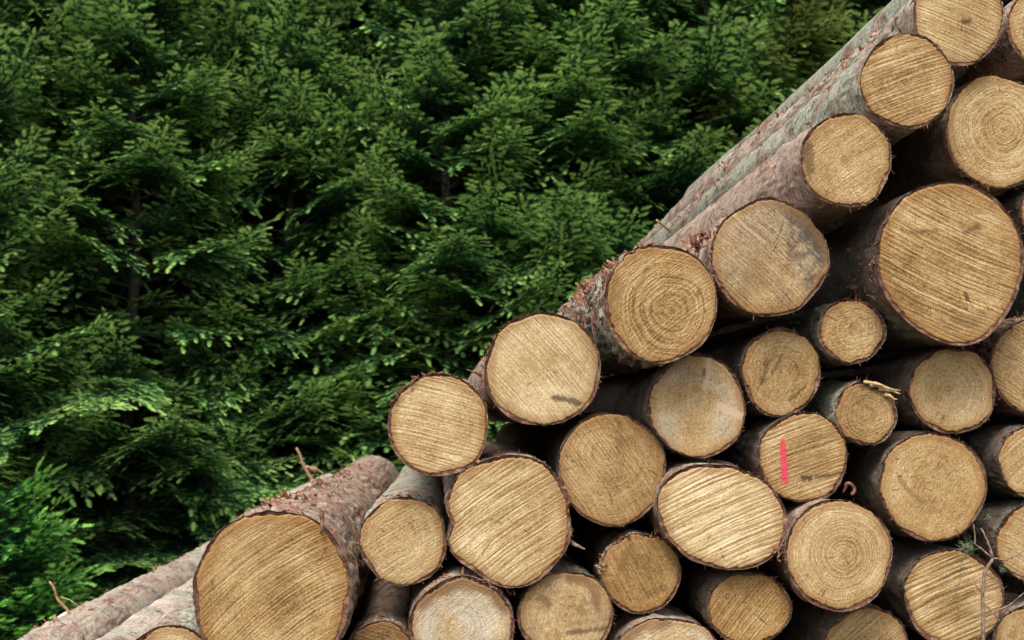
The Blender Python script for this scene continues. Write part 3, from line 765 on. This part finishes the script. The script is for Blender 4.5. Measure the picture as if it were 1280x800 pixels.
# ------------------------------------------------------------------ fir trees
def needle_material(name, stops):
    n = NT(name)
    age_shade = n.attr('age_shade'); P = n.coord()  # needle age with the crown's inner shade mixed in
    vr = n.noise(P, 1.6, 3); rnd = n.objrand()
    f = n.add(age_shade, n.add(n.mul(n.add(vr, -.5), .7), n.mul(n.add(rnd, -.5), .16)))
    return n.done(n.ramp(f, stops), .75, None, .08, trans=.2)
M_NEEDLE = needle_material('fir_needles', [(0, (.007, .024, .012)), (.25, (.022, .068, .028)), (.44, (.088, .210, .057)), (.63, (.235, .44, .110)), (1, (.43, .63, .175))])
M_FRESH = needle_material('fresh_fir_needles', [(0, (.006, .028, .012)), (.25, (.020, .10, .026)), (.45, (.070, .24, .042)), (.66, (.18, .45, .075)), (1, (.32, .59, .12))])
M_OLIVE = needle_material('olive_fir_needles', [(0, (.016, .028, .010)), (.25, (.045, .075, .022)), (.45, (.13, .19, .05)), (.66, (.28, .36, .09)), (1, (.42, .48, .14))])
n = NT('fir_bark'); P = n.coord(); f = n.noise(n.xyz(0., 0., 0.) if False else P, 14, 5, .65)
M_TRUNK = n.done(n.ramp(f, [(.3, (.016, .013, .010)), (.7, (.05, .042, .034))]), .9, n.bump(f, .02))

def needle_template(per=8, ln=.084):
    v = []
    for j in range(per):
        x0 = ln * (j + .2) / per
        for sg in (-1, 1):
            w = ln / per * .85; L_ = .033 * (1 - .35 * (j / per) ** 3) * (.8 + .3 * ((j * 7 + (sg > 0) * 3) % 5) / 5)
            v += [(x0 - w * .5, 0, 0), (x0 + w * .5, 0, 0), (x0 + L_ * .62, sg * L_ * .84, .003)]
        if j % 2 == 0:
            w = ln / per * .6
            v += [(x0, -w * .3, .001), (x0, w * .3, .001), (x0 + .016, (.006 if j % 4 else -.006), .015)]
    v += [(ln * .9, -.011, 0), (ln * .9, .011, 0), (ln + .02, 0, .004)]
    return np.array(v)
TPL = needle_template()

def nrmz(a): return a / np.maximum(1e-9, np.linalg.norm(a, axis=-1, keepdims=True))

def fir_crown(H, Rb, seed, z0=.1, spacing=.46, dens=1.15, rise=0.):
    """twig positions, directions, normals and ages (darkened inward for shade) of a fir, and its limbs as polylines"""
    g = np.random.default_rng(seed)
    PO, DI, NO, AG, SC = [], [], [], [], []; limbs = []
    z = z0; UP = np.array([0, 0, 1.])
    while z < H - .15:
        fr = (z / H)
        Rz = Rb * (1 - fr) ** .8 * (1 if fr > .06 else .8)
        for b in range(int(g.integers(10, 14))):
            az = g.uniform(0, 2 * math.pi); zz = z + g.uniform(-.4, .4) * spacing
            fill = b % 4 == 2      # short inner boughs that clothe the trunk
            L = Rz * (g.uniform(.38, .62) if fill else g.uniform(.68, 1.22)) + .12
            out = np.array([math.cos(az), math.sin(az), 0]); side = np.array([-math.sin(az), math.cos(az), 0])
            e0 = g.uniform(-.05, .3) + .4 * fr; dr = g.uniform(.25, .6) * (1 - fr); tip = g.uniform(.2, .75) + rise
            sway = g.uniform(-.25, .25)
            def pos(s): return (out * (s * .92)[..., None] + side * (sway * s * s)[..., None] + UP * ((e0 * s - dr * s ** 2 + tip * .55 * s ** 3.2))[..., None]) * L + np.array([0, 0, zz])
            ss = np.linspace(0, 1, 9); limbs.append((pos(ss), .005 + .006 * L))
            sp = .075 / dens
            ns = max(3, int(L * .80 / sp)); s = np.linspace(.3, .985, ns)
            s = np.repeat(s, 2); sg = np.tile([-1., 1.], ns)
            s = np.clip(s + g.uniform(-.4, .4, s.shape) * sp / L, .1, .99)
            p = pos(s); T = nrmz(pos(s + .01) - pos(s - .01))
            S = nrmz(np.cross(T, UP)); N = nrmz(np.cross(S, T))
            roll = g.uniform(-.15, .15)
            phi = R(60) + g.uniform(-.2, .2, s.shape)
            d = nrmz(np.cos(phi)[:, None] * T + (np.sin(phi) * sg)[:, None] * S + (g.uniform(-.12, .18, s.shape) + roll * sg)[:, None] * N)
            ll = np.minimum(.62 * (1 - s) * L + .08, .70) * g.uniform(.7, 1.1, s.shape)
            ll = np.where(s < .35, ll * .8, ll)
            # main axis shoot
            nm = max(3, int(L * .7 / .07)); sm = np.linspace(.3, .97, nm)
            pm = pos(sm); Tm = nrmz(pos(sm + .01) - pos(sm - .01)); Nm = nrmz(np.cross(nrmz(np.cross(Tm, UP)), Tm))
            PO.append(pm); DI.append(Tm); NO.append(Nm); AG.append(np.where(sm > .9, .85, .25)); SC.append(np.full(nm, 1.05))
            # laterals and their side shoots
            K = int(.77 / .062); seg = .062
            tk = (np.arange(K) * seg)[None, :]; ok = tk < ll[:, None]
            gd = g.uniform(.5, 1.0, s.shape)[:, None] * np.where(ll > .4, .8, 1.)[:, None]
            pp = p[:, None, :] + d[:, None, :] * tk[..., None]; pp[..., 2] -= gd * tk ** 2
            dd = np.repeat(d[:, None, :], K, 1).copy(); dd[..., 2] -= 2 * gd * tk; dd = nrmz(dd)
            NN = np.repeat(N[:, None, :], K, 1)
            NN = nrmz(NN - dd * (NN * dd).sum(-1, keepdims=True))
            last = (tk + seg) >= ll[:, None]
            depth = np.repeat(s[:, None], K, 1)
            shell = np.clip((depth - .3) / .5, 0, 1) * (.35 if fill else 1.)  # inner shoots darkened as painted crown shade, on top of needle age
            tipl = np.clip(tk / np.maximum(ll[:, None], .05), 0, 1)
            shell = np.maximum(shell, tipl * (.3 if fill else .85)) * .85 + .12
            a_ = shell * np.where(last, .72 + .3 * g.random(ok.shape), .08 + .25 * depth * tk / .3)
            m = ok
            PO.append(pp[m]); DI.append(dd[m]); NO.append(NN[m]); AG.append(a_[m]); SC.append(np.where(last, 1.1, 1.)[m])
            B = np.cross(NN, dd)
            for sg2 in (-1., 1.):
                rem = ll[:, None] - tk
                l2 = np.clip(.5 * rem, .0, .2) * g.uniform(.6, 1.1, ok.shape)
                m2 = ok & (rem > .055) & (g.random(ok.shape) < .93)
                ph = R(50) + g.uniform(-.25, .25, ok.shape)
                d2 = nrmz(np.cos(ph)[..., None] * dd + sg2 * np.sin(ph)[..., None] * B + g.uniform(-.15, .2, ok.shape)[..., None] * NN)
                n2 = nrmz(NN - d2 * (NN * d2).sum(-1, keepdims=True))
                PO.append(pp[m2]); DI.append(d2[m2]); NO.append(n2[m2])
                one = l2 < .1
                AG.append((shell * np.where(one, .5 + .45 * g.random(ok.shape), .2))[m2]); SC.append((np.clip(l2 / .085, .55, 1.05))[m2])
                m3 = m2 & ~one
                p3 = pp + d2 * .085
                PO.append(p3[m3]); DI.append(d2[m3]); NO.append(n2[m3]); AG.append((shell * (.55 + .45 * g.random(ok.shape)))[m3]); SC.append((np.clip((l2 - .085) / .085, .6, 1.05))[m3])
        z += spacing * (1 - .45 * fr)
    # leader
    PO.append(np.array([[0, 0, H - .3 + .08 * i] for i in range(5)])); DI.append(np.tile([0, 0, 1.], (5, 1))); NO.append(np.tile([1., 0, 0], (5, 1))); AG.append(np.full(5, .8)); SC.append(np.ones(5))
    return [np.concatenate(q) for q in (PO, DI, NO, AG, SC)] + [limbs]

def crown_mesh(name, tw, seed):
    g = np.random.default_rng(seed)
    PO, DI, NO, AG, SC, limbs = tw
    n_, k = len(PO), len(TPL)
    DI = nrmz(DI + g.normal(0, .07, DI.shape)); NO = nrmz(NO - DI * (NO * DI).sum(-1, keepdims=True))
    SI = np.cross(NO, DI)
    s = SC[:, None, None]
    V = PO[:, None, :] + s * (TPL[None, :, 0, None] * DI[:, None, :] + TPL[None, :, 1, None] * SI[:, None, :] + TPL[None, :, 2, None] * NO[:, None, :])
    V = V + g.normal(0, .0016, V.shape)
    nvv = n_ * k; me = bpy.data.meshes.new(name)
    me.vertices.add(nvv); me.vertices.foreach_set('co', V.astype(np.float32).ravel())
    me.loops.add(nvv); me.loops.foreach_set('vertex_index', np.arange(nvv, dtype=np.int32))
    me.polygons.add(nvv // 3); me.polygons.foreach_set('loop_start', np.arange(0, nvv, 3, dtype=np.int32))
    me.update(calc_edges=True)
    me.attributes.new('age_shade', 'FLOAT', 'POINT').data.foreach_set('value', np.repeat(AG, k).astype(np.float32))
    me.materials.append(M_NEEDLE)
    return me

def fir_meshes(H, Rb, seed, **kw):
    tw = fir_crown(H, Rb, seed, **kw)
    crown = crown_mesh('crown', tw, seed)
    v = []; f = []
    for pts, r in tw[5]: tube(pts, list(np.linspace(r, .002, len(pts))), 4, v, f)
    lm = bpy.data.meshes.new('limbs'); lm.from_pydata(v, [], f); lm.materials.append(M_TRUNK)
    v, f = tube([(.03 * math.sin(i * 1.3), .03 * math.cos(i * 1.7), H * i / 12) for i in range(13)], [max(.008, .010 * H * (1 - i / 12) ** .9 + (.03 if i == 0 else 0)) for i in range(13)], 14)
    tm = bpy.data.meshes.new('trunk'); tm.from_pydata(v, [], f); tm.materials.append(M_TRUNK)
    tm.polygons.foreach_set('use_smooth', [True] * len(tm.polygons))
    return (('trunk', tm), ('limbs', lm), ('crown', crown)), len(tw[0])

def plant_fir(meshes, x, y, rz, s, label, group, cat='fir tree', name='fir_tree', needles=None):
    t = thing(name, label, cat, (x, y, float(ground_height(np.float64(x), np.float64(y))) - .03), group)
    t.rotation_euler = (0, 0, rz); t.scale = (s, s, s)
    for nm, me in meshes:
        o = bpy.data.objects.new(nm, me); COL.objects.link(o); o.parent = t
        if needles and nm == 'crown':
            o.material_slots[0].link = 'OBJECT'; o.material_slots[0].material = needles
    return t

BIG = [fir_meshes(8.2, 2.05, 101 + i * 7, rise=(-.1, .15, .0)[i]) for i in range(3)]
LOW = fir_meshes(1.55, 1.05, 311, spacing=.24, z0=.06)
G1 = 'firs in the front row of the forest'
FRONT = [(-4.3, 11.9, 0, .3, 1.0, 'fir with loose layered branches at the left edge of the forest'),
         (-3.0, 12.6, 1, 1.9, .95, 'fir standing between the left edge and the tree above the largest log'),
         (-1.75, 13.3, 2, 4.0, 1.0, 'fir whose bright tips rise above the largest log'),
         (-.55, 13.9, 0, 2.4, 1.03, 'fir reaching up in the middle of the forest wall'),
         (.7, 13.2, 1, 5.1, .98, 'fir whose low branches touch the middle of the log slope'),
         (1.9, 14.0, 2, .9, 1.02, 'fir showing behind the upper part of the log slope'),
         (3.2, 14.4, 0, 3.6, 1.02, 'olive green fir at the top beside the uppermost logs')]
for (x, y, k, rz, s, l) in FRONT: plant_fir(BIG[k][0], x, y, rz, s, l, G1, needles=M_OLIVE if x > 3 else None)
for i, (x, y, k, rz, s) in enumerate([(-6.2, 14.5, 1, 1, 1.05), (-4.9, 16.6, 2, 2, 1.1), (-3.4, 16.2, 0, 3, 1.1), (-1.9, 16.6, 1, 4, 1.1), (-.6, 17.2, 2, 5, 1.15), (1.0, 16.6, 0, .5, 1.1),
                                      (2.6, 17.0, 1, 1.5, 1.15), (4.2, 17.6, 2, 2.5, 1.15), (6.0, 17, 0, 3.5, 1.15), (-5.8, 19.6, 0, 4.5, 1.2), (-3.6, 20, 1, 5.5, 1.25), (-1.4, 20.4, 2, .2, 1.25),
                                      (.7, 20.2, 0, 1.2, 1.25), (2.9, 20.6, 1, 2.2, 1.25), (5.2, 21, 2, 3.2, 1.3), (-8, 18, 2, .7, 1.1), (8, 20, 1, .1, 1.2), (-7.5, 24, 0, 2, 1.3), (-4.5, 24.5, 1, 3, 1.35), (-1.5, 25, 2, 4, 1.4), (1.5, 25, 0, 5, 1.4), (4.5, 25.5, 1, 6, 1.4), (7.5, 26, 2, 1, 1.4), (-9, 31, 0, 1, 1.8), (-5.8, 31, 1, 2, 1.8), (-2.6, 32, 2, 3, 1.8), (.4, 31, 0, 4, 1.8), (3.4, 32, 1, 5, 1.8), (6.6, 31, 2, 6, 1.8), (4.9, 15.5, 1, 2.6, 1.15), (5.6, 18.8, 0, .6, 1.5), (-.2, 28, 1, 1.4, 1.5), (-3.2, 28, 0, 2.4, 1.5), (3.1, 28, 2, 3.4, 1.5)]):
    plant_fir(BIG[k][0], x, y, rz, s, 'shaded fir standing deep in the forest behind the front row', 'firs deep in the forest')
for (x, y, k, rz, s, l) in [(-3.85, 10.7, 1, .4, .86, 'nearest large fir, its boughs cut off by the left edge of the photo'),
                            (-2.5, 11.8, 0, .8, .86, 'fir beside the outermost log, right of the bright young fir'),
                            (-1.35, 12.9, 1, .3, .80, 'lower fir with boughs hanging over the pale log behind the pile'),
                            (-3.45, 13.2, 2, 5.2, .98, 'fir half hidden behind the nearest large fir'),
                            (.1, 12.7, 1, 3.4, .85, 'fir spreading boughs above the lower end of the log slope'),
                            (1.3, 13.2, 0, 1.1, .95, 'fir directly behind the log with peeling red bark'),
                            (2.6, 13.6, 1, 4.4, 1.0, 'fir directly behind the log with smooth pinkish bark')]:
    plant_fir(BIG[k][0], x, y, rz, s, l, G1)
plant_fir(LOW[0], -2.95, 9.6, .5, 1, 'bright green young fir in the lower left corner', None, 'young fir', 'young_fir', M_FRESH)

# ------------------------------------------------------------------ light
Wd = bpy.data.worlds.new('World'); C.world = Wd; Wd.use_nodes = True
nt = Wd.node_tree; bg = nt.nodes['Background']
sky = nt.nodes.new('ShaderNodeTexSky'); sky.sky_type = 'NISHITA'; sky.sun_disc = False
EL, AZ = R(56), R(-20)          # sun high behind the camera, over its left shoulder
sky.sun_elevation = EL; sky.air_density = 1.6; sky.dust_density = 3.0
sd = Vector((math.sin(AZ) * math.cos(EL), -math.cos(AZ) * math.cos(EL), math.sin(EL)))
sky.sun_rotation = math.atan2(sd.x, sd.y)
hs = nt.nodes.new('ShaderNodeHueSaturation'); hs.inputs['Saturation'].default_value = .45    # overcast: a nearly grey sky
nt.links.new(sky.outputs[0], hs.inputs['Color']); nt.links.new(hs.outputs[0], bg.inputs[0]); bg.inputs[1].default_value = .12
sun = bpy.data.lights.new('sun', 'SUN'); sun.energy = 1.5; sun.angle = R(25); sun.color = (1, .96, .9)
so = bpy.data.objects.new('sun', sun); COL.objects.link(so)
so.rotation_euler = (-sd).to_track_quat('-Z', 'Y').to_euler()
so.location = (0, 0, 20)

C.view_settings.view_transform = 'Standard'; C.view_settings.look = 'None'
C.view_settings.exposure = 1.38; C.view_settings.gamma = 1
C.cycles.max_bounces = 6; C.cycles.diffuse_bounces = 3; C.cycles.transparent_max_bounces = 6
C.cycles.use_denoising = True
